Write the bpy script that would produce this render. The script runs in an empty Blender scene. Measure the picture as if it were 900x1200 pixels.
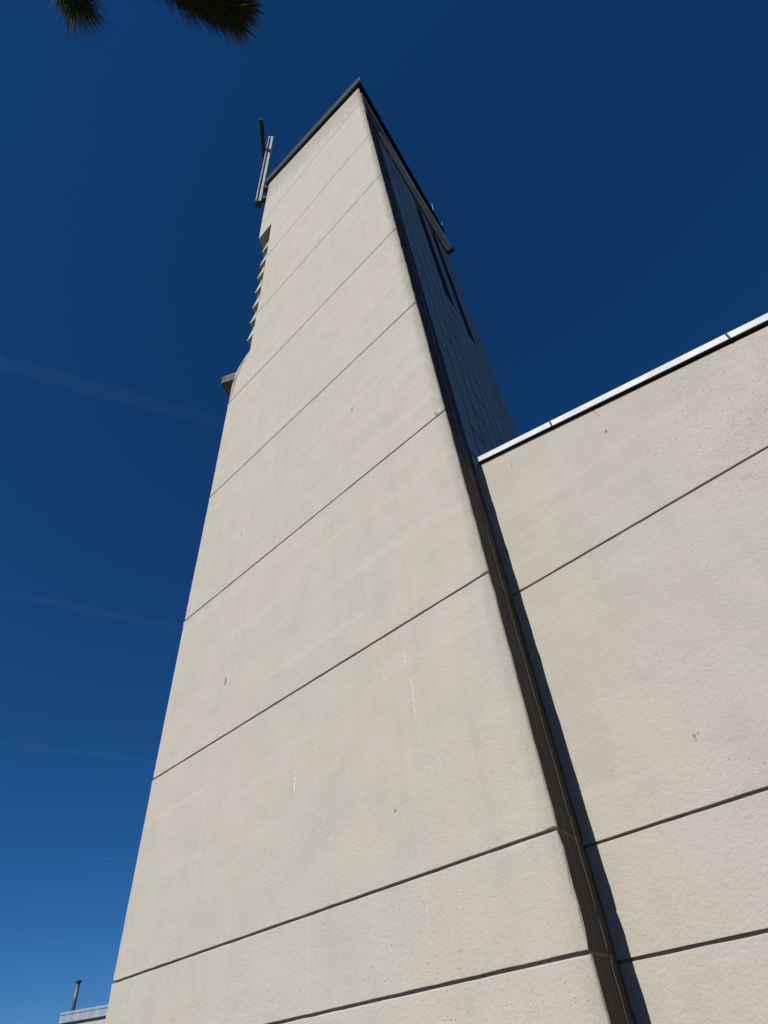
import bpy, bmesh, math, random
from mathutils import Vector, Matrix, noise

scene = bpy.context.scene
COL = scene.collection
rnd = random.Random(11)

# ------------------------------------------------------------------ camera
cam_data = bpy.data.cameras.new('camera')
cam_data.sensor_fit = 'AUTO'
cam_data.sensor_width = 36.0
cam_data.lens = 714.65 / 1200.0 * 36.0
cam_data.clip_start = 0.05
cam_data.clip_end = 60000.0
cam = bpy.data.objects.new('camera', cam_data)
COL.objects.link(cam)
EYE = Vector((0.0, -3.0, 1.6))
cam.matrix_world = (Matrix.Translation(EYE) @ Matrix.Rotation(0.8814, 4, 'Z')
                    @ Matrix.Rotation(2.33366, 4, 'X') @ Matrix.Rotation(-0.13736, 4, 'Y'))
scene.camera = cam

# ------------------------------------------------------------------ sky and sun
SUN_ELEV = math.radians(40.0)
SUN_TO = Vector((0.03, -1.0, 0.0)).normalized() * math.cos(SUN_ELEV) + Vector((0, 0, math.sin(SUN_ELEV)))
world = bpy.data.worlds.new('World')
scene.world = world
world.use_nodes = True
wn = world.node_tree.nodes
wl = world.node_tree.links
wn.clear()
w_out = wn.new('ShaderNodeOutputWorld')
w_bg = wn.new('ShaderNodeBackground')
w_sky = wn.new('ShaderNodeTexSky')
w_sky.sky_type = 'NISHITA'
w_sky.sun_disc = False
w_sky.sun_elevation = SUN_ELEV
w_sky.sun_rotation = math.atan2(SUN_TO.x, SUN_TO.y)
w_sky.altitude = 2500.0
w_sky.air_density = 1.0
w_sky.dust_density = 0.0
w_sky.ozone_density = 10.0
w_bg.inputs['Strength'].default_value = 0.061
w_sat = wn.new('ShaderNodeHueSaturation')          # deep polarised blue of the whole sky
w_sat.inputs['Saturation'].default_value = 1.14
wl.new(w_sky.outputs[0], w_sat.inputs['Color'])
wl.new(w_sat.outputs[0], w_bg.inputs['Color'])
wl.new(w_bg.outputs[0], w_out.inputs['Surface'])

sun_data = bpy.data.lights.new('sun', 'SUN')
sun_data.energy = 5.0
sun_data.angle = math.radians(0.5)
sun_data.color = (1.0, 0.965, 0.915)
sun = bpy.data.objects.new('sun', sun_data)
COL.objects.link(sun)
sun.rotation_euler = SUN_TO.to_track_quat('Z', 'Y').to_euler()
sun.location = (0, -20, 30)

scene.view_settings.view_transform = 'Standard'
scene.view_settings.look = 'None'
scene.view_settings.exposure = 0.27
scene.view_settings.gamma = 1.0
scene.view_settings.use_curve_mapping = False


# ------------------------------------------------------------------ helpers
def link_mesh(name, verts, faces, mat=None, parent=None, smooth=False):
    me = bpy.data.meshes.new(name)
    me.from_pydata([tuple(v) for v in verts], [], faces)
    me.update()
    bm = bmesh.new()
    bm.from_mesh(me)
    bmesh.ops.remove_doubles(bm, verts=bm.verts, dist=1e-6)
    bmesh.ops.recalc_face_normals(bm, faces=bm.faces)
    bm.to_mesh(me)
    bm.free()
    if smooth:
        for p in me.polygons:
            p.use_smooth = True
    ob = bpy.data.objects.new(name, me)
    COL.objects.link(ob)
    if mat:
        me.materials.append(mat)
    if parent:
        attach(ob, parent)
    return ob


def attach(ob, parent):
    bpy.context.view_layer.update()
    ob.parent = parent
    ob.matrix_parent_inverse = parent.matrix_world.inverted()


def empty(name, loc, label, cat, group=None):
    o = bpy.data.objects.new(name, None)
    COL.objects.link(o)
    o.location = loc
    o.empty_display_size = 0.3
    tag(o, label, cat, group)
    bpy.context.view_layer.update()
    return o


def tag(o, label=None, cat=None, group=None, kind=None):
    if label: o['label'] = label
    if cat: o['category'] = cat
    if group: o['group'] = group
    if kind: o['kind'] = kind
    return o


class Geo:
    """collects simple solids into one mesh"""
    def __init__(self):
        self.v, self.f = [], []

    def prism(self, ring_a, ring_b, caps=True):
        n = len(ring_a)
        o = len(self.v)
        self.v += [Vector(p) for p in ring_a] + [Vector(p) for p in ring_b]
        for i in range(n):
            j = (i + 1) % n
            self.f.append((o + i, o + j, o + n + j, o + n + i))
        if caps:
            self.f.append(tuple(o + i for i in reversed(range(n))))
            self.f.append(tuple(o + n + i for i in range(n)))
        return self

    def box(self, org, ax, ay, az):
        org, ax, ay, az = map(Vector, (org, ax, ay, az))
        a = [org, org + ax, org + ax + ay, org + ay]
        return self.prism(a, [p + az for p in a])

    def tube(self, pts, radii, seg=8):
        pts = [Vector(p) for p in pts]
        rings = []
        for i, p in enumerate(pts):
            d = (pts[min(i + 1, len(pts) - 1)] - pts[max(i - 1, 0)]).normalized()
            u = d.cross(Vector((0, 0, 1)))
            if u.length < 1e-3:
                u = d.cross(Vector((0, 1, 0)))
            u.normalize()
            w = d.cross(u).normalized()
            r = radii[i] if isinstance(radii, (list, tuple)) else radii
            rings.append([p + (u * math.cos(a) + w * math.sin(a)) * r
                          for a in (2 * math.pi * k / seg for k in range(seg))])
        o = len(self.v)
        for r in rings:
            self.v += r
        for i in range(len(rings) - 1):
            for k in range(seg):
                a = o + i * seg + k
                b = o + i * seg + (k + 1) % seg
                self.f.append((a, b, b + seg, a + seg))
        self.f.append(tuple(o + k for k in reversed(range(seg))))
        self.f.append(tuple(o + (len(rings) - 1) * seg + k for k in range(seg)))
        return self

    def build(self, name, mat, parent=None, smooth=False):
        return link_mesh(name, self.v, self.f, mat, parent, smooth)


# ------------------------------------------------------------------ materials
class Nodes:
    def __init__(self, name):
        self.m = bpy.data.materials.new(name)
        self.m.use_nodes = True
        self.t = self.m.node_tree
        self.b = self.t.nodes['Principled BSDF']
        self._pos = None

    def n(self, kind, **kw):
        nd = self.t.nodes.new(kind)
        for k, v in kw.items():
            setattr(nd, k, v)
        return nd

    def put(self, sock, val):
        if val is None:
            return
        if hasattr(val, 'is_output'):
            self.t.links.new(val, sock)
        else:
            sock.default_value = val

    def pos(self):
        if self._pos is None:
            self._pos = self.n('ShaderNodeNewGeometry').outputs['Position']
        return self._pos

    def math(self, op, a, b=None, c=None, clamp=False):
        nd = self.n('ShaderNodeMath', operation=op, use_clamp=clamp)
        for i, x in enumerate((a, b, c)):
            if x is not None:
                self.put(nd.inputs[i], x)
        return nd.outputs[0]

    def scaled(self, vec, s):
        nd = self.n('ShaderNodeMapping')
        self.put(nd.inputs['Vector'], vec)
        nd.inputs['Scale'].default_value = s
        return nd.outputs[0]

    def noise(self, vec, scale, detail=4.0, rough=0.55, dist=0.0):
        nd = self.n('ShaderNodeTexNoise')
        self.put(nd.inputs['Vector'], vec)
        nd.inputs['Scale'].default_value = scale
        nd.inputs['Detail'].default_value = detail
        nd.inputs['Roughness'].default_value = rough
        nd.inputs['Distortion'].default_value = dist
        return nd.outputs['Fac']

    def smooth(self, x, lo, hi, a=0.0, b=1.0):
        nd = self.n('ShaderNodeMapRange', interpolation_type='SMOOTHSTEP')
        self.put(nd.inputs['Value'], x)
        for k, v in zip(('From Min', 'From Max', 'To Min', 'To Max'), (lo, hi, a, b)):
            self.put(nd.inputs[k], v)
        return nd.outputs[0]

    def mix(self, fac, a, b, mode='MIX'):
        nd = self.n('ShaderNodeMix', data_type='RGBA', blend_type=mode)
        self.put(nd.inputs['Factor'], fac)
        self.put(nd.inputs['A'], a if hasattr(a, 'is_output') else tuple(a) + (1,))
        self.put(nd.inputs['B'], b if hasattr(b, 'is_output') else tuple(b) + (1,))
        # sockets of the RGBA variant sit at fixed slots
        return nd.outputs['Result']

    def bump(self, height, strength, dist, normal=None):
        nd = self.n('ShaderNodeBump')
        nd.inputs['Strength'].default_value = strength
        nd.inputs['Distance'].default_value = dist
        self.put(nd.inputs['Height'], height)
        if normal is not None:
            self.put(nd.inputs['Normal'], normal)
        return nd.outputs['Normal']


def rgba_mix(N, fac, a, b, mode='MIX'):
    nd = N.n('ShaderNodeMix', data_type='RGBA', blend_type=mode)
    N.put(nd.inputs[0], fac)
    N.put(nd.inputs[6], a if hasattr(a, 'is_output') else tuple(a) + (1,))
    N.put(nd.inputs[7], b if hasattr(b, 'is_output') else tuple(b) + (1,))
    return nd.outputs[2]


def simple_mat(name, color, rough=0.6, metal=0.0, spec=0.5, var=0.15, scale=6.0, bump=0.0, stretch=(1, 1, 1)):
    N = Nodes(name)
    v = N.scaled(N.pos(), stretch)
    f = N.noise(v, scale, 5)
    dark = tuple(c * (1 - var) for c in color)
    lite = tuple(min(1, c * (1 + var)) for c in color)
    N.put(N.b.inputs['Base Color'], rgba_mix(N, N.smooth(f, 0.3, 0.7), dark, lite))
    N.b.inputs['Roughness'].default_value = rough
    N.b.inputs['Metallic'].default_value = metal
    N.b.inputs['Specular IOR Level'].default_value = spec
    if bump:
        N.put(N.b.inputs['Normal'], N.bump(f, 0.6, bump))
    return N.m


def concrete_mat(name, tint=(1, 1, 1), marks=(), soot=None, age=1.0, tooth=1.0, speck=0.0):
    """sprayed plaster on concrete: grain, trowel sweeps, rain streaks, pits, its own stains"""
    N = Nodes(name)
    P = N.pos()
    sep = N.n('ShaderNodeSeparateXYZ')
    N.put(sep.inputs[0], P)
    X, Y, Z = sep.outputs
    c = lambda r, g, b: (r * tint[0], g * tint[1], b * tint[2])
    big = N.noise(P, 0.7, 3, 0.5, 0.4)
    mid = N.noise(P, 3.2, 5, 0.6, 0.3)
    sweep = N.noise(N.scaled(P, (1.0, 1.0, 0.28)), 9.0, 4, 0.6, 0.6)
    streak = N.noise(N.scaled(P, (7.0, 7.0, 0.18)), 1.6, 5, 0.6)
    grain = N.noise(P, 55.0, 4, 0.6)
    fine = N.noise(P, 190.0, 2, 0.5)
    col = rgba_mix(N, N.smooth(big, 0.38, 0.62), c(.460, .446, .396), c(.486, .450, .405))
    col = rgba_mix(N, N.smooth(mid, 0.35, 0.75), col, c(.425, .411, .364))
    col = rgba_mix(N, N.math('MULTIPLY', N.smooth(streak, 0.5, 0.78), 0.26 * age), col, c(.34, .325, .285))
    col = rgba_mix(N, N.math('MULTIPLY', N.smooth(streak, 0.46, 0.24), 0.2), col, c(.53, .515, .47))
    col = rgba_mix(N, N.math('MULTIPLY', N.smooth(fine, 0.35, 0.75), 0.30), col, c(.30, .29, .26))
    pour = N.noise(N.scaled(P, (.25, .25, 4.5)), 1.3, 4, .6, .2)
    col = rgba_mix(N, N.math('MULTIPLY', N.smooth(pour, 0.52, 0.68), 0.22), col, c(.55, .53, .485))
    # small air holes, thicker in some areas
    vor = N.n('ShaderNodeTexVoronoi')
    N.put(vor.inputs['Vector'], P)
    vor.inputs['Scale'].default_value = 44.0
    hole_area = N.smooth(N.noise(P, 1.3, 3), 0.44, 0.62)
    if speck:                                   # coarser pitting high up on the right
        pit = N.math('MULTIPLY', N.smooth(N.math('ADD', X, N.math('MULTIPLY', N.math('SUBTRACT', big, .5), 1.5)), -.7, .2), N.smooth(Z, 3.3, 4.3))
        hole_area = N.math('MAXIMUM', hole_area, N.math('MULTIPLY', pit, speck))
        tiny = N.smooth(N.noise(P, 85.0, 2, .5), 0.60, 0.70)
        col = rgba_mix(N, N.math('MULTIPLY', N.math('MULTIPLY', tiny, pit), 0.6), col, c(.22, .215, .20))
    vrand = N.n('ShaderNodeSeparateColor')
    N.put(vrand.inputs[0], vor.outputs['Color'])
    keep = N.math('GREATER_THAN', vrand.outputs[0], 0.6)
    hole = N.math('MULTIPLY', N.smooth(vor.outputs['Distance'], 0.19, 0.08), N.math('MULTIPLY', keep, hole_area))
    col = rgba_mix(N, N.math('MULTIPLY', hole, 0.75), col, c(.15, .145, .13))
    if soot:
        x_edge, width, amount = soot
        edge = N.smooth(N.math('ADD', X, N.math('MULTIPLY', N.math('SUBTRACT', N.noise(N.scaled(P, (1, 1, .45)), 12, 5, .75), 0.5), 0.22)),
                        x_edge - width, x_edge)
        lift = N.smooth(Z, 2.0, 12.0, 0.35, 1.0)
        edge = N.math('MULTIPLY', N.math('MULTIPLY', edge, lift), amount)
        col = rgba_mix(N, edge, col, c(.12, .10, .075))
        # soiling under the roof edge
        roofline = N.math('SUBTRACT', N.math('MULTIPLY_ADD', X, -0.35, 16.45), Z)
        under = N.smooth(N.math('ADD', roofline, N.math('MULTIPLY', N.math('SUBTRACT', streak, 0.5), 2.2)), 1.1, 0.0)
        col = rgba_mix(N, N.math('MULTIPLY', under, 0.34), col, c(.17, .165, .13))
    # single marks: (x, z, half width, half height, colour, strength, lean)
    wob = N.math('MULTIPLY', N.math('SUBTRACT', N.noise(P, 60, 3, .6), 0.5), 1.1)
    flecks = N.smooth(N.noise(N.scaled(P, (1, 1, .35)), 95, 3, .6), 0.40, 0.62)
    for (mx, mz, hw, hh, mc, st, lean) in marks:
        dz = N.math('SUBTRACT', Z, mz)
        dx = N.math('SUBTRACT', N.math('MULTIPLY_ADD', dz, -lean, X), mx)
        d = N.math('SQRT', N.math('ADD', N.math('POWER', N.math('DIVIDE', dx, hw), 2.0),
                                  N.math('POWER', N.math('DIVIDE', dz, hh), 2.0)))
        a = N.smooth(N.math('ADD', d, wob), 1.05, 0.65)
        if mc == WHITE:                         # chalky runs are broken up
            a = N.math('MULTIPLY', a, flecks)
        col = rgba_mix(N, N.math('MULTIPLY', a, st), col, mc)
    N.put(N.b.inputs['Base Color'], col)
    N.b.inputs['Roughness'].default_value = 0.92
    N.b.inputs['Specular IOR Level'].default_value = 0.2
    h = N.math('ADD', N.math('MULTIPLY', grain, 0.62), N.math('MULTIPLY', sweep, 0.6))
    h = N.math('ADD', h, N.math('MULTIPLY', fine, 0.30))
    h = N.math('ADD', h, N.math('MULTIPLY', N.noise(P, 20, 3, .5, .5), 0.5))
    h = N.math('SUBTRACT', h, N.math('MULTIPLY', hole, 0.5))
    N.put(N.b.inputs['Normal'], N.bump(h, 0.55 * tooth, 0.011))
    return N.m


WHITE = (.63, .62, .59)
GREY = (.12, .115, .105)
tower_marks = [
    (-2.475, 3.80, .006, .10, WHITE, .5, .03), (-2.445, 3.52, .007, .17, WHITE, .65, .03),
    (-2.43, 3.15, .003, .22, WHITE, .25, .03),
    (-3.700, 3.33, .009, .11, WHITE, .75, .02), (-3.69, 3.50, .004, .06, WHITE, .4, .02),
    (-3.72, 5.72, .008, .09, WHITE, .45, 0), (-2.55, 2.35, .003, .30, WHITE, .25, .02),
    (-2.06, 16.95, .03, .10, WHITE, .6, -.6), (-2.16, 16.75, .04, .05, WHITE, .6, -.6), (-1.97, 16.62, .03, .06, WHITE, .5, -.4),
    (-2.10, 16.80, .02, .07, GREY, .6, -.4), (-2.01, 16.98, .02, .05, GREY, .6, -.4), (-2.25, 16.60, .025, .09, GREY, .5, -.4),
    (-1.70, 5.945, .018, .02, WHITE, .6, 0), (-1.74, 5.92, .02, .03, GREY, .6, 0),
    (-2.712, 2.85, .012, .014, GREY, .7, 0), 
    (-4.72, 6.55, .012, .05, GREY, .8, 0), (-2.75, 7.0, .02, .05, GREY, .5, 0),
    (-5.18, 10.70, .16, .07, GREY, .6, 0), (-5.36, 10.40, .05, .12, GREY, .7, .3),
    (-5.33, 10.25, .045, .42, GREY, .62, .25), (-5.22, 10.55, .05, .25, GREY, .5, .6),
]
wing_marks = [
    (-.952, 2.77, .012, .014, GREY, .7, 0), (-.930, 2.775, .006, .012, GREY, .55, .5), (-.955, 2.748, .012, .005, GREY, .45, 0),
    (-.62, 4.95, .014, .018, GREY, .8, 0), (-.62, 5.17, .005, .07, GREY, .45, -.3),
    (-1.40, 5.25, .005, .07, GREY, .45, .1), 
    
]
M = {}
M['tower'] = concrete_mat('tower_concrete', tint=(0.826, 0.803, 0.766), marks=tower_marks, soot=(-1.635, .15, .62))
M['wing'] = concrete_mat('hall_concrete', tint=(0.812, 0.781, 0.754), speck=0.9, marks=wing_marks, age=.7)
M['return'] = simple_mat('shaded_stained_return', (.040, .031, .022), .95, var=.35, scale=9, bump=.006, stretch=(2, 2, .25))  # brown staining, darkened further to carry the shade of the return
M['joint'] = simple_mat('joint_mortar', (.21, .195, .17), .95, var=.2, scale=30, bump=.004)
M['spout'] = simple_mat('weathered_concrete', (.10, .09, .072), .95, var=.5, scale=9, bump=.02)
M['blade'] = M['tower']
M['siding'] = simple_mat('blue_grey_sheet', (.26, .29, .275), .45, .0, var=.08, scale=1.5, stretch=(1, 1, .2))
M['dark_metal'] = simple_mat('dark_roof_metal', (.03, .029, .028), .75, .0, .15, var=.15, scale=4)
M['roof_front'] = simple_mat('grey_roof_metal', (.042, .041, .040), .75, .0, .15, var=.12, scale=4)
M['timber'] = simple_mat('brown_timber', (.10, .075, .04), .8, var=.35, scale=10, stretch=(1, 1, .3))
M['zinc'] = simple_mat('grey_zinc', (.50, .50, .50), .5, .0, var=.08, scale=3)
M['gutter'] = simple_mat('painted_gutter', (.74, .75, .74), .5, var=.08, scale=3)
M['blue_zinc'] = simple_mat('weathered_blue_zinc', (.23, .275, .325), .5, .1, var=.14, scale=2.2, stretch=(3, 3, .6))
M['white_metal'] = simple_mat('white_coping', (.50, .495, .485), .6, spec=.2, var=.14, scale=7, stretch=(1, 1, 3))
M['black'] = simple_mat('black_louvre', (.045, .045, .05), .5, var=.2)
M['steel'] = simple_mat('galvanised_steel', (.40, .41, .41), .45, .0, var=.15, scale=12)
M['pipe'] = simple_mat('sooty_pipe', (.09, .09, .095), .5, var=.4, scale=9)
M['dark_steel'] = simple_mat('dark_steel', (.03, .029, .03), .5, .1, var=.15, scale=8)
M['wire'] = simple_mat('bare_wire', (.42, .38, .33), .4, .4)
M['low_wall'] = concrete_mat('low_wall_plaster', tint=(0.832, 0.801, 0.785), age=.5)
M['gravel_roof'] = simple_mat('roof_gravel', (.22, .21, .2), .95, var=.3, scale=20)
M['ground'] = simple_mat('paving', (.055, .053, .05), .95, var=.25, scale=1.3, bump=.01)
M['bark'] = simple_mat('pine_bark', (.10, .065, .045), .95, var=.5, scale=14, bump=.03, stretch=(1, 1, .35))
M['needle'] = simple_mat('pine_needles', (.05, .06, .022), .85, spec=.1, var=.45, scale=5)
M['patch'] = simple_mat('hole_filler', (.21, .205, .195), .95, var=.5, scale=40, bump=.006)

# ------------------------------------------------------------------ ground
g = Geo()
g.v = [Vector(p) for p in ((-4000, -4000, 0), (4000, -4000, 0), (4000, 4000, 0), (-4000, 4000, 0))]
g.f = [(0, 1, 2, 3)]
tag(g.build('ground', M['ground']), kind='structure')

# ------------------------------------------------------------------ bell tower
XA = -1.647                                     # right hand arris of the front face (plane y = 0)
A = Vector((XA, 0, 0))
S = Vector((-0.2052, 0.9787, 0))                # along the right flank, to the back
NR = Vector((S.y, -S.x, 0))                     # outward from the right flank
L = Vector((-0.47, 0.883, 0)).normalized()      # along the left flank, to the back
NL = Vector((-L.y, L.x, 0))                     # outward from the left flank
LEFT = [(0, -6.30), (2.25, -6.11), (2.46, -6.088), (3.10, -6.040), (3.24, -6.008), (4.066, -5.958), (4.32, -5.938), (4.42, -5.918), (5.896, -5.805), (7.843, -5.618),
        (9.87, -5.447), (10.39, -5.405), (15.62, -5.068), (16.94, -5.003), (18.75, -4.850), (21, -4.72)]
JAMB = [(10.84, -4.967), (11.29, -4.91), (12.35, -4.835), (13.45, -4.755), (13.99, -4.707), (14.51, -4.673), (15.6, -4.617)]


def lerp_table(tb, z):
    if z <= tb[0][0]:
        return tb[0][1]
    for (z0, x0), (z1, x1) in zip(tb, tb[1:]):
        if z <= z1:
            return x0 + (x1 - x0) * (z - z0) / (z1 - z0)
    return tb[-1][1]


xb = lambda z: lerp_table(LEFT, z)
xj = lambda z: lerp_table(JAMB, z)


def roof_z(x, y):                               # underside of the sloping roof
    return 17.0 + 0.5 * 1.0 * 0 + 0.345 * max(-0.2, -(Vector((x, y, 0)) - A).dot(NR)) + 0.42


def side_pt(s, off, z):
    return A + S * s + NR * off + Vector((0, 0, z))


tower = empty('bell_tower', (-3.6, 1.5, 0),
              'tall tapering concrete bell tower with grooved panels and a sloping roof', 'tower')


def densify(poly, step):
    out = []
    for a, b in zip(poly, poly[1:] + poly[:1]):
        n = max(1, int(math.ceil((Vector(b) - Vector(a)).length / step)))
        for i in range(n):
            t = i / n
            out.append((a[0] + (b[0] - a[0]) * t, a[1] + (b[1] - a[1]) * t))
    return out


def panel(name, outline, y0, back, mat, parent, step=.18, rough=.0022, bev=.008, side=None):
    """slab whose front face (x, z outline, anticlockwise seen from the front) lies in the plane y = y0,
    its arrises rounded and slightly ragged; back(x, z) gives the vector to the rear edge"""
    o = densify(outline, step)
    n = len(o)
    cxy = Vector((sum(p[0] for p in o) / n, sum(p[1] for p in o) / n))
    pts = []
    for i, p in enumerate(o):
        j = Vector((rnd.gauss(0, rough), rnd.gauss(0, rough * .5)))
        pts.append(Vector(p) + j)
    nor = []
    for i in range(n):
        t = (Vector(o[(i + 1) % n]) - Vector(o[i - 1]))
        if t.length < 1e-9:
            t = Vector((1, 0))
        t.normalize()
        nor.append(Vector((-t.y, t.x)))         # inward for anticlockwise outline
    rings = []
    bw = [bev * (1.0 if abs(nor[i].x) > .7 else (.42 if nor[i].y < 0 else .16)) for i in range(n)]
    for ins, dep in ((1, 0.0), (.3, .3), (0.0, 1)):
        rings.append([Vector((pts[i].x + nor[i].x * ins * bw[i] * rnd.uniform(.7, 1.3), y0 + dep * bw[i],
                              pts[i].y + nor[i].y * ins * bw[i] * rnd.uniform(.7, 1.3))) for i in range(n)])
    rings.append([Vector((pts[i].x, y0, pts[i].y)) + back(o[i][0], o[i][1]) for i in range(n)])
    v = [p for r in rings for p in r]
    f = []
    for k in range(len(rings) - 1):
        for i in range(n):
            j = (i + 1) % n
            f.append((k * n + i, k * n + j, (k + 1) * n + j, (k + 1) * n + i))
    f.append(tuple(range(n)))
    f.append(tuple(reversed(range((len(rings) - 1) * n, len(rings) * n))))
    ob = link_mesh(name, v, f, mat, parent)
    if side is not None:                        # stain and shade of the bare return beside the siding, painted in dark brown
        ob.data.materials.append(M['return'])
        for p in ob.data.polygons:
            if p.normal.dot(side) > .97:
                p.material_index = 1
    return ob


def tower_back(x, z):
    t = min(1, max(0, (x - XA) / (xb(z) - XA)))
    return (S * (1 - t) + L * t) * .43


JZ = [0.0, 1.955, 2.460, 4.078, 5.886, 7.847, 9.866, 11.974, 14.100, 16.382]
GAP = .0078
for i, z0 in enumerate(JZ):
    lo = z0 + (GAP if i else 0)
    if i + 1 < len(JZ):
        hi = JZ[i + 1] - GAP
        top = [(XA, hi)]
    else:
        hi = None
        zl = 18.66
        top = [(XA, 17.42), (xb(zl), zl)]
    poly = [(XA, lo)]                           # anticlockwise seen from the front (x to the right, z up)
    left = []                                   # from the bottom to the top of the left side
    if i == 6:                                  # holds the sloping sill of the belfry opening
        left = [(xb(lo), lo), (xb(10.39), 10.39), (-5.345, 10.56), (-5.27, 10.71), (-5.11, 10.80), (xj(10.86), 10.86), (xj(hi), hi)]
    elif i == 7:
        left = [(xj(lo), lo), (xj(hi), hi)]
    elif i == 8:
        left = [(xj(lo), lo), (xj(15.6), 15.6), (xb(15.6), 15.6), (xb(hi), hi)]
    elif hi is None:
        left = [(xb(lo), lo)]
    else:
        left = [(xb(lo), lo), (xb(hi), hi)]
    outline = [(XA, lo)] + top + (left[::-1] if hi is not None else left)
    # the left arris bulges and steps a little where the forms met
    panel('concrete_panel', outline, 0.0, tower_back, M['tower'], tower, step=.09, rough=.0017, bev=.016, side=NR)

for z in JZ[1:]:                                # recessed joint between two lifts
    xl = xb(z) + .03 if not (10.6 < z < 15.6) else xj(z) + .03
    q = [Vector((XA - .017, .020, 0)), Vector((XA - .017, .020, 0)) + S * .40,
         Vector((xl, .020, 0)) + L * .40, Vector((xl, .020, 0))]
    g = Geo().prism([p + Vector((0, 0, z - .03)) for p in q], [p + Vector((0, 0, z + .03)) for p in q])
    g.build('joint', M['joint'], tower)

# concrete louvre blades in the left corner opening, their ends flush with the front face
TIPS = [(-4.876, 14.57, 14.80), (-4.914, 13.99, 14.245), (-4.961, 13.50, 13.74), (-4.993, 12.945, 13.21),
        (-5.025, 12.395, 12.66), (-5.053, 11.87, 12.10), (-5.083, 11.33, 11.58)]
for tx, zb, zt in TIPS:
    front = [(xj(zb) + .0, zb), (tx + .01, zb), (tx, zb + .018), (tx + .035, zb + .06), (xj(zt), zt)]
    ring = [Vector((x, 0.001, z)) for x, z in front]
    Geo().prism(ring, [p + L * 1.7 for p in ring]).build('louvre_blade', M['blade'], tower)

# rest of the left flank, behind the front slab
LT = 3.0
for (za, zb_, sa) in ((0, 10.38, .43), (15.62, 18.7, .43), (10.38, 15.62, 1.7)):
    if za == 15.62:
        pa = [Vector((xb(za), 0, za)) + L * sa, Vector((xb(za), 0, za)) + L * LT,
              Vector((xb(18.6), 0, 19.3)) + L * LT, Vector((xb(18.6), 0, 18.75)) + L * sa]
    else:
        pa = [Vector((xb(za), 0, za)) + L * sa, Vector((xb(za), 0, za)) + L * LT,
              Vector((xb(zb_), 0, zb_)) + L * LT, Vector((xb(zb_), 0, zb_)) + L * sa]
    Geo().prism(pa, [p - NL * .25 for p in pa]).build('flank_wall', M['tower'], tower)
# sloping sill block reaching back behind the front slab
ring = [Vector((x, .43, z)) for x, z in ((xb(10.30), 10.30), (-4.6, 10.30), (-4.6, 10.86), (-4.967, 10.86), (-5.27, 10.71), (-5.345, 10.56), (xb(10.39), 10.39))]
ring = [p + Vector((L.x * .43, L.y * .43 - .43, 0)) for p in ring]
Geo().prism(ring, [p + L * 1.27 for p in ring]).build('sill', M['tower'], tower)

# water spout at the foot of the opening
b0 = Vector((xb(10.55), 0, 10.52)) + L * .02 - NL * .12
ax, ay, az = L * .26, NL * .36, Vector((0, 0, .23))
ring0 = [b0, b0 + ax, b0 + ax + az, b0 + ax * .8 + az, b0 + ax * .8 + az * .55, b0 + ax * .2 + az * .55, b0 + ax * .2 + az, b0 + az]
ring1 = [p + ay + Vector((0, 0, -.015)) for p in ring0]
g = Geo().prism(ring0, ring1)
sp = g.build('water_spout', M['spout'], tower)
bm = bmesh.new(); bm.from_mesh(sp.data)
bmesh.ops.bevel(bm, geom=[e for e in bm.edges if e.calc_face_angle(0) > .5], offset=.018, segments=2, affect='EDGES')
bm.to_mesh(sp.data); bm.free()

# back wall and inner core that closes the tower behind the claddings
S_END = 3.45
C_ = Vector((-6.2, 0, 0)) + L * LT
D_ = A + S * S_END
back_bottom = [D_ + NR * -.2, Vector((C_.x, C_.y, 0)), Vector((C_.x, C_.y, 0)) + Vector((.05, .25, 0)), D_ + NR * -.2 + Vector((0, .25, 0))]
back_top = [Vector((p.x, p.y, z)) for p, z in zip(back_bottom, (17.3, 19.2, 19.2, 17.3))]
back_top[1].x = back_top[2].x = xb(18.6) + L.x * LT
Geo().prism(back_bottom, back_top).build('back_wall', M['tower'], tower)
g = Geo().box(side_pt(.44, -.36, 0), S * (S_END - .44), NR * .14, (0, 0, 17.15))
g.build('backing_wall', M['black'], tower)

# ---- metal siding on the right flank: staggered sheets with standing ribs
BAYS = 9
S0 = .455
BW = (S_END - S0) / BAYS
SLOTS = {4: (10.92, 15.30), 6: (10.62, 15.30)}


def sheet(k, za, zb_):
    s0, s1 = S0 + BW * k, S0 + BW * (k + 1)
    e = .004
    m_ = s0 + BW * .5
    prof = [(s0 + .030, -.11), (s0 + .030, -.012), (m_ - .014, -.012), (m_ - .008, -.030),
            (m_ + .008, -.030), (m_ + .014, -.012), (s1 - .030, -.012), (s1 - .030, -.11)]
    lo = [side_pt(s, o, za) for s, o in prof]
    hi = [side_pt(s, o, zb_) for s, o in prof]
    return Geo().prism(lo, hi)


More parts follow.
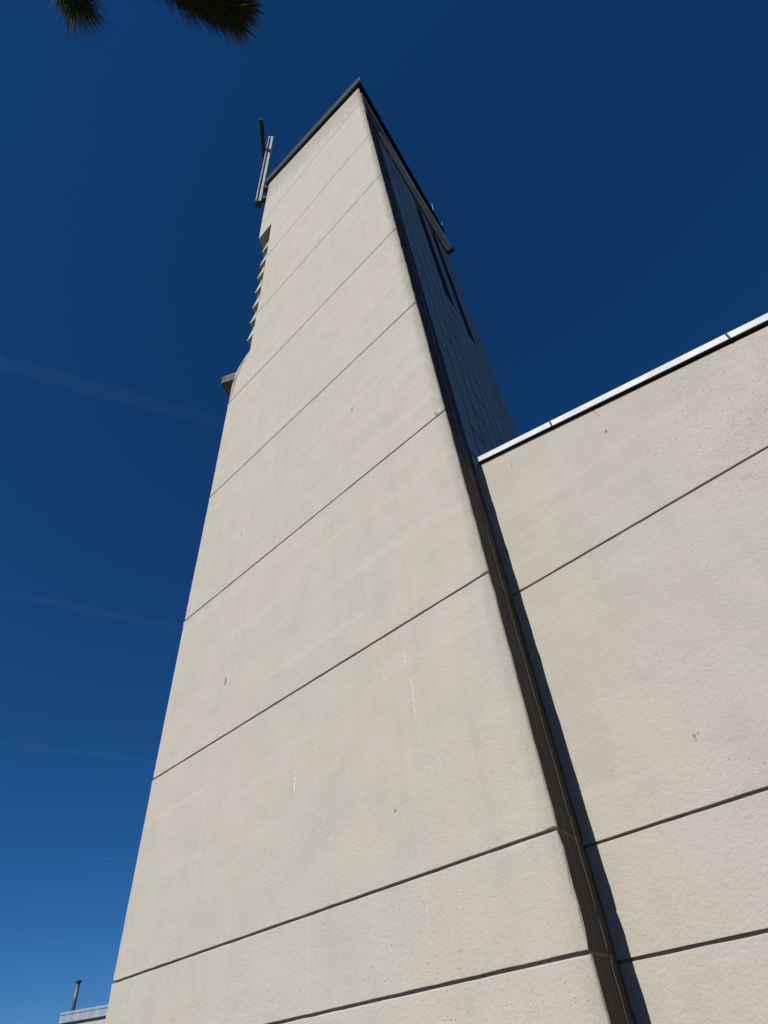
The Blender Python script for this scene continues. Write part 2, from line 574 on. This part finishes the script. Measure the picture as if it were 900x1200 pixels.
for k in range(BAYS):
    base = 6.46 + .67 * (k - 1)
    if k >= 6:
        base += .72
    joints = sorted(base + 1.95 * m for m in range(-6, 10))
    hole = SLOTS.get(k)
    spans = [(4.9, hole[0]), (hole[1], 16.95)] if hole else [(4.9, 16.95)]
    for a, b in spans:
        cuts = [a] + [z for z in joints if a + .12 < z < b - .12] + [b]
        for za, zb_ in zip(cuts, cuts[1:]):
            sheet(k, za + .030, zb_ - .030).build('metal_sheet', M['siding'], tower)
    if hole:                                    # tall sound slot with slanted slats
        s0, s1 = S0 + BW * k + .01, S0 + BW * (k + 1) - .01
        g = Geo()
        z = hole[0] + .05
        while z < hole[1] - .1:
            a = side_pt(s0, -.17, z + .10)
            g.box(a, S * (s1 - s0), NR * .11 + Vector((0, 0, -.085)), (0, 0, .012))
            z += .19
        tag(g.build('louvre_slats', M['black'], tower), kind='stuff')
        g = Geo()
        for sa in (s0 - .012, s1 + .002):
            g.box(side_pt(sa, -.19, hole[0]), S * .010, NR * .172, (0, 0, hole[1] - hole[0]))
        g.box(side_pt(s0, -.19, hole[0] - .02), S * (s1 - s0), NR * .18, (0, 0, .03))
        g.build('slot_frame', M['black'], tower)
# base strip where the sheets begin above the hall roof, and the strip at the back arris
Geo().box(side_pt(S_END, -.09, 4.9), S * .03, NR * .08, (0, 0, 12.05)).build('corner_trim', M['siding'], tower)
Geo().box(side_pt(.436, -.10, 4.9), S * .014, NR * .05, (0, 0, 12.05)).build('flashing', M['black'], tower)

# ---- roof
OV = .055
fr = [(XA + .12, 17.43), (XA - .05, 17.43), (-4.90, 18.655), (-4.90, 18.92), (XA - .05, 17.66), (XA + .12, 17.62)]
# sloping roof deck
p_fr = side_pt(-.03, .095, 17.05) + Vector((0, -OV, 0))
p_br = side_pt(S_END + .22, .095, 17.05)
p_fl = Vector((-4.905, -OV, 18.66))
p_bl = Vector((-4.905, 0, 18.66)) + L * (LT + .2) + Vector((0, 0, .45))
dn = [p_fr + Vector((0, 0, .38)), p_br, p_bl, p_fl]
up = [p + Vector((0, 0, .20)) for p in dn]
dn_in = [Vector(p) for p in dn]
Geo().prism([dn[0], dn[1], dn[2]], [up[0], up[1], up[2]]).build('roof', M['dark_metal'], tower)
g = Geo().prism([dn[0], dn[2], dn[3]], [up[0], up[2], up[3]])
g.build('roof', M['dark_metal'], tower)
# front fascia: grey sheet standing proud of the roof edge, in two folds
fa, fb = dn[0].copy(), dn[3].copy()
oy = Vector((0, -.014, 0))
q = [fa + oy + Vector((0, 0, .05)), fb + oy + Vector((0, 0, .05)), fb + oy + Vector((0, 0, .235)), fa + oy + Vector((0, 0, .235))]
Geo().prism(q, [p + Vector((0, .011, 0)) for p in q]).build('front_fascia', M['roof_front'], tower)
q = [fa + oy * 1.7 + Vector((0, 0, .19)), fb + oy * 1.7 + Vector((0, 0, .19)), fb + oy * 1.7 + Vector((0, 0, .24)), fa + oy * 1.7 + Vector((0, 0, .24))]
Geo().prism(q, [p + Vector((0, .009, 0)) for p in q]).build('drip_edge', M['roof_front'], tower)
# timber band and thin trim under the right eave
Geo().box(side_pt(.02, -.02, 15.60), S * (S_END + .05), NR * .035, (0, 0, 1.42)).build('timber_fascia', M['timber'], tower)
q = [side_pt(.03, .018, 16.93), side_pt(S_END + .1, .018, 16.93), side_pt(S_END + .1, .03, 16.96), side_pt(.03, .03, 16.96)]
Geo().prism(q, [p + Vector((0, 0, .03)) for p in q]).build('eave_trim', M['zinc'], tower)
# flat box gutter along the eave, wider to the back, in two folds
for (o0a, o0b, o1a, o1b) in ((.016, .020, .042, .082), (.050, .092, .078, .158)):
    q = [side_pt(.46, o0a, 15.42), side_pt(3.32, o0b, 15.42), side_pt(3.36, o1b, 15.42), side_pt(.46, o1a, 15.42)]
    gt = Geo().prism(q, [p + Vector((0, 0, .12)) for p in q]).build('gutter', M['gutter'], tower)
Geo().box(side_pt(3.37, .012, 15.38), S * .03, NR * .165, (0, 0, .22)).build('gutter_end', M['dark_metal'], tower)
Geo().box(side_pt(.46, .018, 15.465), S * 2.9, NR * .07, (0, 0, .03)).build('gutter_bracket', M['dark_metal'], tower)
for p, h in ((p_fr + Vector((-.02, .03, .56)), .22), (p_br - S * .55 + Vector((0, 0, .22)), .40), (p_br - S * .12 + Vector((0, 0, .22)), .12)):
    Geo().tube([p, p + Vector((.03, 0, h))], .006, 6).build('roof_spike', M['steel'], tower)

# lightning conductor on the bare concrete return
W = [(1.0, .262), (1.83, .262), (2.16, .262), (2.73, .257), (4.52, .222), (6.70, .243), (8.83, .290), (11.45, .32), (14.2, .355), (16.6, .39)]
pts = []
for (z0, s0), (z1, s1) in zip(W, W[1:]):
    for t in (0, .25, .5, .75):
        z = z0 + (z1 - z0) * t
        pts.append(side_pt(s0 + (s1 - s0) * t + rnd.uniform(-.003, .003), .0055, z))
pts.append(side_pt(W[-1][1], .0055, W[-1][0]))
wire = Geo().tube(pts, .003, 6).build('lightning_conductor', M['wire'], tower)
for z in (1.93, 2.555, 3.175, 3.79, 4.39, 5.0, 5.70, 6.45, 7.35, 8.34, 9.05, 9.775, 10.52, 11.26, 11.97, 13.0, 14.2, 15.3):
    s = lerp_table(W, z)
    g = Geo().box(side_pt(s - .010, -.004, z - .005), S * .020, NR * .007, (0, 0, .010))
    g.box(side_pt(s - .005, .002, z - .008), S * .010, NR * .011, (0, 0, .016))
    g.build('wire_clip', M['wire'], wire)

# filled anchor hole on the front face
g = Geo()
ringp = []
for k in range(14):
    a = 2 * math.pi * k / 14
    ringp.append(Vector((-4.775 + .028 * math.cos(a) * rnd.uniform(.85, 1.1), .004, 4.65 + .055 * math.sin(a) * rnd.uniform(.9, 1.1))))
mid = [Vector((-4.775 + (p.x + 4.775) * .8, -.004, 4.65 + (p.z - 4.65) * .8)) for p in ringp]
g.prism(ringp, mid)
g.build('plugged_hole', M['patch'], tower)

# ------------------------------------------------------------------ cross on the tower
cross_base = Vector((-5.245, 0.0, 18.1))
cross_top = Vector((-4.965, 0.0, 22.65))
cross = empty('cross', cross_base, 'slim metal cross of steel channels fixed to the left side of the tower top', 'cross')
ax_z = (cross_top - cross_base)
LC = Vector((-0.738, 0.675, 0)).normalized()    # the cross stands askew to the flank
NC = Vector((-LC.y, LC.x, 0))
ub = -LC                                        # towards the front, along the arm
Geo().box(cross_base + ub * -.08 + NC * .060, ub * .14, NC * .022, ax_z).build('post_flange', M['steel'], cross)
Geo().box(cross_base + ub * -.08 - NC * .055, ub * .14, NC * .062, ax_z).build('post_flange', M['steel'], cross)
Geo().box(cross_base + ub * -.06 + NC * .009, ub * .05, NC * .049, ax_z * .998).build('post_web', M['dark_steel'], cross)  # web coloured dark to paint in the shade of the channel recess
Geo().box(cross_base + ub * -.09 - NC * .06 + Vector((0, 0, -.07)), ub * .16, NC * .15, (0, 0, .068)).build('post_cap', M['dark_steel'], cross)
Geo().box(cross_top + ub * -.09 - NC * .06 + Vector((0, 0, .003)), ub * .15, NC * .15, (0, 0, .05)).build('post_cap', M['steel'], cross)
ac = cross_base + ax_z * .775
for o_n in (.100, .180):
    Geo().box(ac - ub * .80 + NC * o_n, ub * 1.60, NC * .022, (0, 0, .19)).build('arm_flange', M['dark_steel'], cross)
Geo().box(ac - ub * .795 + NC * .123, ub * 1.59, NC * .056, (0, 0, .05)).build('arm_web', M['dark_steel'], cross)
for f_ in (.02, .165):
    bp = cross_base + ax_z * f_
    Geo().box(bp + ub * -.04 - NC * .36, ub * .12, NC * .308, (0, 0, .14)).build('bracket', M['dark_steel'], cross)
    Geo().box(bp + ub * -.03 - NC * .30 + Vector((0, 0, .143)), ub * .1, NC * .20, (0, 0, .03)).build('bracket_plate', M['steel'], cross)

# ------------------------------------------------------------------ hall beside the tower
YW = .405
hall = empty('church_hall', (2, YW, 0), 'low pale concrete hall with white metal coping to the right of the tower', 'building')
roofl = lambda x: 5.495 - .2470 * (x + 1.70)
XL, XR = -1.742, 7.0
wb = lambda x, z: Vector((0, .3, 0))
HZ = [0, 1.937, 2.445, 4.103]
for i, z0 in enumerate(HZ):
    lo = z0 + (GAP if i else 0)
    if i < 3:
        hi = HZ[i + 1] - GAP
        xr = min(XR, -1.70 + (5.495 - .04 - hi) / .247)
        poly = [(XL, lo), (min(XR, -1.70 + (5.455 - lo) / .247), lo), (xr, hi), (XL, hi)]
    else:
        poly = [(XL, lo), (-1.70 + (5.455 - lo) / .247, lo), (XL, roofl(XL) - .002)]
    panel('concrete_panel', [(x, z) for x, z in poly], YW, wb, M['wing'], hall, step=.09, rough=.0015, bev=.010)
for z in HZ[1:]:
    xr = min(XR - .05, -1.70 + (5.40 - z) / .247)
    Geo().box((XL - .04, YW + .019, z - .03), (xr - XL + .04, 0, 0), (0, .2, 0), (0, 0, .06)).build('joint', M['joint'], hall)
# body behind
q = [Vector((XL, YW + .3, 0)), Vector((XR, YW + .3, 0)), Vector((XR, YW + .3, roofl(XR) - .05)), Vector((XL, YW + .3, roofl(XL) - .05))]
Geo().prism(q, [p + Vector((-.9, 5.5, -.3 if p.z > 1 else 0)) for p in q]).build('body', M['wing'], hall)
q = [Vector((XL + .03, YW + .02, roofl(XL) - .03)), Vector((XR, YW + .02, roofl(XR) - .03)), Vector((XR, YW + .02, roofl(XR) + .02)), Vector((XL + .03, YW + .02, roofl(XL) + .02))]
Geo().prism(q, [p + Vector((-.9, 5.8, -.25)) for p in q]).build('roof', M['dark_metal'], hall)
# white coping, in lengths with a small overlap clip at each butt
cuts = [-1.675, -.955, .352, 1.66, 2.97, 4.28, 5.6, 7.0]
oh = .030
for a, b in zip(cuts, cuts[1:]):
    aa, bb = a + .002, b - .002
    yf, yb = YW - oh, YW + .10
    prof = lambda x: [Vector((x, yf, roofl(x))), Vector((x, yf, roofl(x) + .057)), Vector((x, yb, roofl(x) + .068)),
                      Vector((x, yb, roofl(x) + .057)), Vector((x, yf + .006, roofl(x) + .048)), Vector((x, yf + .006, roofl(x)))]
    cs = Geo().prism(prof(aa), prof(bb)).build('coping', M['white_metal'], hall)
    if a > -1.6:
        x0, x1 = a - .007, a + .007
        pr2 = lambda x: [Vector((x, yf - .004, roofl(x) - .001)), Vector((x, yf - .004, roofl(x) + .061)), Vector((x, yf - .001, roofl(x) + .061)), Vector((x, yf - .001, roofl(x) - .001))]
        Geo().prism(pr2(x0), pr2(x1)).build('coping_clip', M['roof_front'], hall)
q = [Vector((-1.67, YW - oh + .008, roofl(-1.67) + .004)), Vector((7, YW - oh + .008, roofl(7) + .004)), Vector((7, YW + .02, roofl(7) + .004)), Vector((-1.67, YW + .02, roofl(-1.67) + .004))]
Geo().prism(q, [p + Vector((0, 0, .038)) for p in q]).build('coping_soffit', M['black'], hall)

# ------------------------------------------------------------------ low building at the lower left
lowb = empty('low_building', (-27, 10, 0), 'low flat roofed building with a grey blue roof edge, left behind the tower', 'building')
E1 = Vector((-.910, -.415, 0)).normalized()     # along its front, to the left
E2 = Vector((.415, -.910, 0)).normalized()      # out of its front
if E2.dot(EYE - Vector((-28, 10, 0))) < 0:
    E2 = -E2
cl = Vector((-30.14, 10.0 - .02, 0))            # left end of the roof edge
zt, zbm = 4.93, 4.60
LEN = 14.0
up_ = Vector((0, 0, 1))
pw = cl - E1 * .18 - E2 * .10
Geo().box(pw - E1 * LEN, E1 * LEN, -E2 * 9.0, up_ * (zbm - .02)).build('wall', M['low_wall'], lowb)
Geo().box(pw - E1 * LEN + up_ * (zbm - .02), E1 * LEN, -E2 * 9.0, up_ * .18).build('roof', M['gravel_roof'], lowb)
x = 0.0
ncop = 0
while x < LEN - .1:
    ln = 2.4 if ncop else 1.15
    Geo().box(cl - E1 * (x + ln - .006) + up_ * zbm, E1 * (ln - .012), -E2 * .03, up_ * .24).build('fascia', M['blue_zinc'], lowb)
    Geo().box(cl - E1 * (x + ln - .003) + E2 * .022 + up_ * (zbm + .243), E1 * (ln - .006), -E2 * .5, up_ * .085).build('coping', M['blue_zinc'], lowb)
    x += ln
    ncop += 1
Geo().box(cl - E1 * .03 - E2 * .04 + up_ * zbm, E1 * .03, -E2 * 9, up_ * .24).build('fascia', M['blue_zinc'], lowb)
pp = Vector((-28.97, 10.0, 0)) - E2 * .9 + E1 * .90
sc_ = 1.03
vent = Geo().tube([pp + up_ * 4.7, pp + up_ * 5.86], .075, 12).build('vent_pipe', M['pipe'], lowb, True)
Geo().tube([pp + up_ * 5.86, pp + up_ * 5.93], .115, 12).build('pipe_cap', M['dark_steel'], vent)

# ------------------------------------------------------------------ pine reaching in overhead
pine = empty('pine_tree', (2.6, -6.6, 0), 'dark green pine whose needle tufts hang into the top left corner', 'tree')
tr = [Vector((2.6, -6.6, 0)), Vector((2.55, -6.65, 1.5)), Vector((2.62, -6.55, 3.2)), Vector((2.5, -6.7, 5.0)), Vector((2.55, -6.6, 6.6)), Vector((2.5, -6.62, 7.6))]
Geo().tube(tr, [.19, .165, .14, .105, .06, .02], 12).build('trunk', M['bark'], pine, True)
needles_v, needles_f = [], []


def needle(p, d, ln, w):
    d = d.normalized()
    u = d.cross(Vector((rnd.gauss(0, 1), rnd.gauss(0, 1), rnd.gauss(0, 1)))).normalized()
    bend = u * ln * rnd.uniform(-.10, .10) + Vector((0, 0, -ln * .06))
    w2 = d.cross(u).normalized()
    o = len(needles_v)
    a, m_, t = p, p + d * ln * .55 + bend * .45, p + d * ln + bend
    tri = [(math.cos(k * 2.094), math.sin(k * 2.094)) for k in range(3)]
    for c_, r in ((a, w), (m_, w)):
        for cx_, sx_ in tri:
            needles_v.append(c_ + (u * cx_ + w2 * sx_) * r)
    needles_v.append(t)
    for k in range(3):
        j = (k + 1) % 3
        needles_f.append((o + k, o + j, o + 3 + j, o + 3 + k))
        needles_f.append((o + 3 + k, o + 3 + j, o + 6))


def tuft(base, tip, ln, per_m, w=.0009):
    """brush of needles along a shoot from base to tip"""
    base, tip = Vector(base), Vector(tip)
    ax_ = (tip - base)
    n = int(per_m * ax_.length)
    axn = ax_.normalized()
    for i in range(n):
        t = rnd.random() ** .8
        p = base + ax_ * t
        r = Vector((rnd.gauss(0, 1), rnd.gauss(0, 1), rnd.gauss(0, 1)))
        r = (r - axn * r.dot(axn)).normalized()
        d = r * rnd.uniform(.45, 1.0) + axn * rnd.uniform(.5, 1.1) * (1 + .8 * t)
        needle(p, d, ln * rnd.uniform(.75, 1.08), w * rnd.uniform(.8, 1.2))


def shoot(pts, r0, r1):
    n = len(pts)
    Geo().tube(pts, [r0 + (r1 - r0) * i / (n - 1) for i in range(n)], 7).build('branch', M['bark'], pine, True)


def along(dirv, h):
    d = Vector(dirv).normalized()
    return EYE + d * (h / d.z)


H = 2.35
# the branch that reaches over the camera and its two visible ends
e1 = along((-.158, .012, .987), H)              # larger tuft
e1b = along((-.186, -.064, .98), H + .05)
e2 = along((-.264, -.120, .957), H - .02)       # smaller tuft
e2b = along((-.238, -.155, .957), H + .05)
hub = Vector((-.10, -3.85, 4.15))
shoot([Vector((2.6, -6.55, 3.3)), Vector((1.6, -5.5, 3.75)), Vector((.7, -4.55, 4.05)), hub], .05, .018)
shoot([hub, (hub + e1b) / 2 + Vector((0, 0, .04)), e1b, e1], .016, .006)
shoot([hub, (hub + e2b) / 2 + Vector((-.02, 0, .05)), e2b, e2], .014, .005)
tuft(e1b, e1, .125, 7500, .0011)
side_tip = along((-.140, .018, .989), H + .02)
shoot([e1b.lerp(e1, .35), side_tip], .005, .003)
tuft(e1b.lerp(e1, .35), side_tip, .10, 4500, .0011)
tuft(e1b - (e1 - e1b) * .8, e1b, .12, 3800, .0011)
tuft(e2b, e2, .125, 4600, .0011)
tuft(e2b - (e2 - e2b) * .7, e2b, .12, 2600, .0011)
# the rest of the crown, behind the camera
for k in range(46):
    t = rnd.uniform(.45, 1.0)
    zc = 7.6 * t
    i = min(len(tr) - 2, int(t * 5))
    a = rnd.uniform(0, 2 * math.pi)
    reach = (1.15 - t) * 2.3 * rnd.uniform(.6, 1.0) + .25
    st = tr[0].lerp(tr[-1], t)
    end = st + Vector((math.cos(a) * reach, math.sin(a) * reach, reach * .28))
    if end.y > -5.2 and end.x < 1.6:
        continue
    shoot([st, st.lerp(end, .5) + Vector((0, 0, -.05)), end], .022, .008)
    for q_ in range(3):
        e_ = end + Vector((rnd.gauss(0, .16), rnd.gauss(0, .16), rnd.uniform(0, .2)))
        tuft(st.lerp(end, .62), e_, .13, 240, .0016)
nd = link_mesh('needles', needles_v, needles_f, M['needle'], pine)
nd['kind'] = 'stuff'


# ------------------------------------------------------------------ faint vapour trails far up
def trail(d0, d1, alt, radius, tau, label):
    a, b = Vector(d0).normalized(), Vector(d1).normalized()
    pa, pb = EYE + a * (alt / a.z), EYE + b * (alt / b.z)
    mid_ = (pa + pb) / 2
    half = (pb - pa) / 2
    n = 18
    pts_, rad = [], []
    for i in range(n + 1):
        t = -1 + 2 * i / n
        p = mid_ + half * t + Vector((noise.noise(Vector((i * .6, alt * .01, 0))), noise.noise(Vector((0, i * .6, alt * .01))), 0)) * radius * .5
        pts_.append(p)
        rad.append(radius * max(.22, math.sqrt(max(0, 1 - t * t))) * (1 + .2 * noise.noise(Vector((i * .9, 3, alt * .02)))))
    m = bpy.data.materials.new('vapour')
    m.use_nodes = True
    m.node_tree.nodes.clear()
    out = m.node_tree.nodes.new('ShaderNodeOutputMaterial')
    vol = m.node_tree.nodes.new('ShaderNodeVolumePrincipled')
    vol.inputs['Color'].default_value = (.95, .95, .95, 1)
    vol.inputs['Density'].default_value = tau / (2 * radius)
    vol.inputs['Anisotropy'].default_value = 0.0
    m.node_tree.links.new(vol.outputs[0], out.inputs['Volume'])
    o = Geo().tube(pts_, rad, 10).build('vapour_trail', m, None, True)
    tag(o, label, 'vapour trail', 'faint vapour trails in the sky', kind='stuff')


trail((-.70, -.14, .76), (-.52, .37, .775), 6000, 110, .0095, 'broad faint vapour trail, highest of the trails left of the tower')
trail((-.86, .05, .55), (-.71, .47, .53), 5000, 70, .008, 'faint vapour trail left of the middle of the tower')
trail((-.92, .15, .38), (-.80, .48, .366), 4500, 60, .008, 'faint vapour trail below the middle of the sky, above the thin ones')
trail((-.90, .350, .259), (-.84, .47, .249), 3500, 14, .024, 'short thin vapour trail touching the left edge of the tower')
trail((-.94, .285, .186), (-.905, .392, .163), 3500, 16, .018, 'lowest thin vapour trail near the bottom left corner')
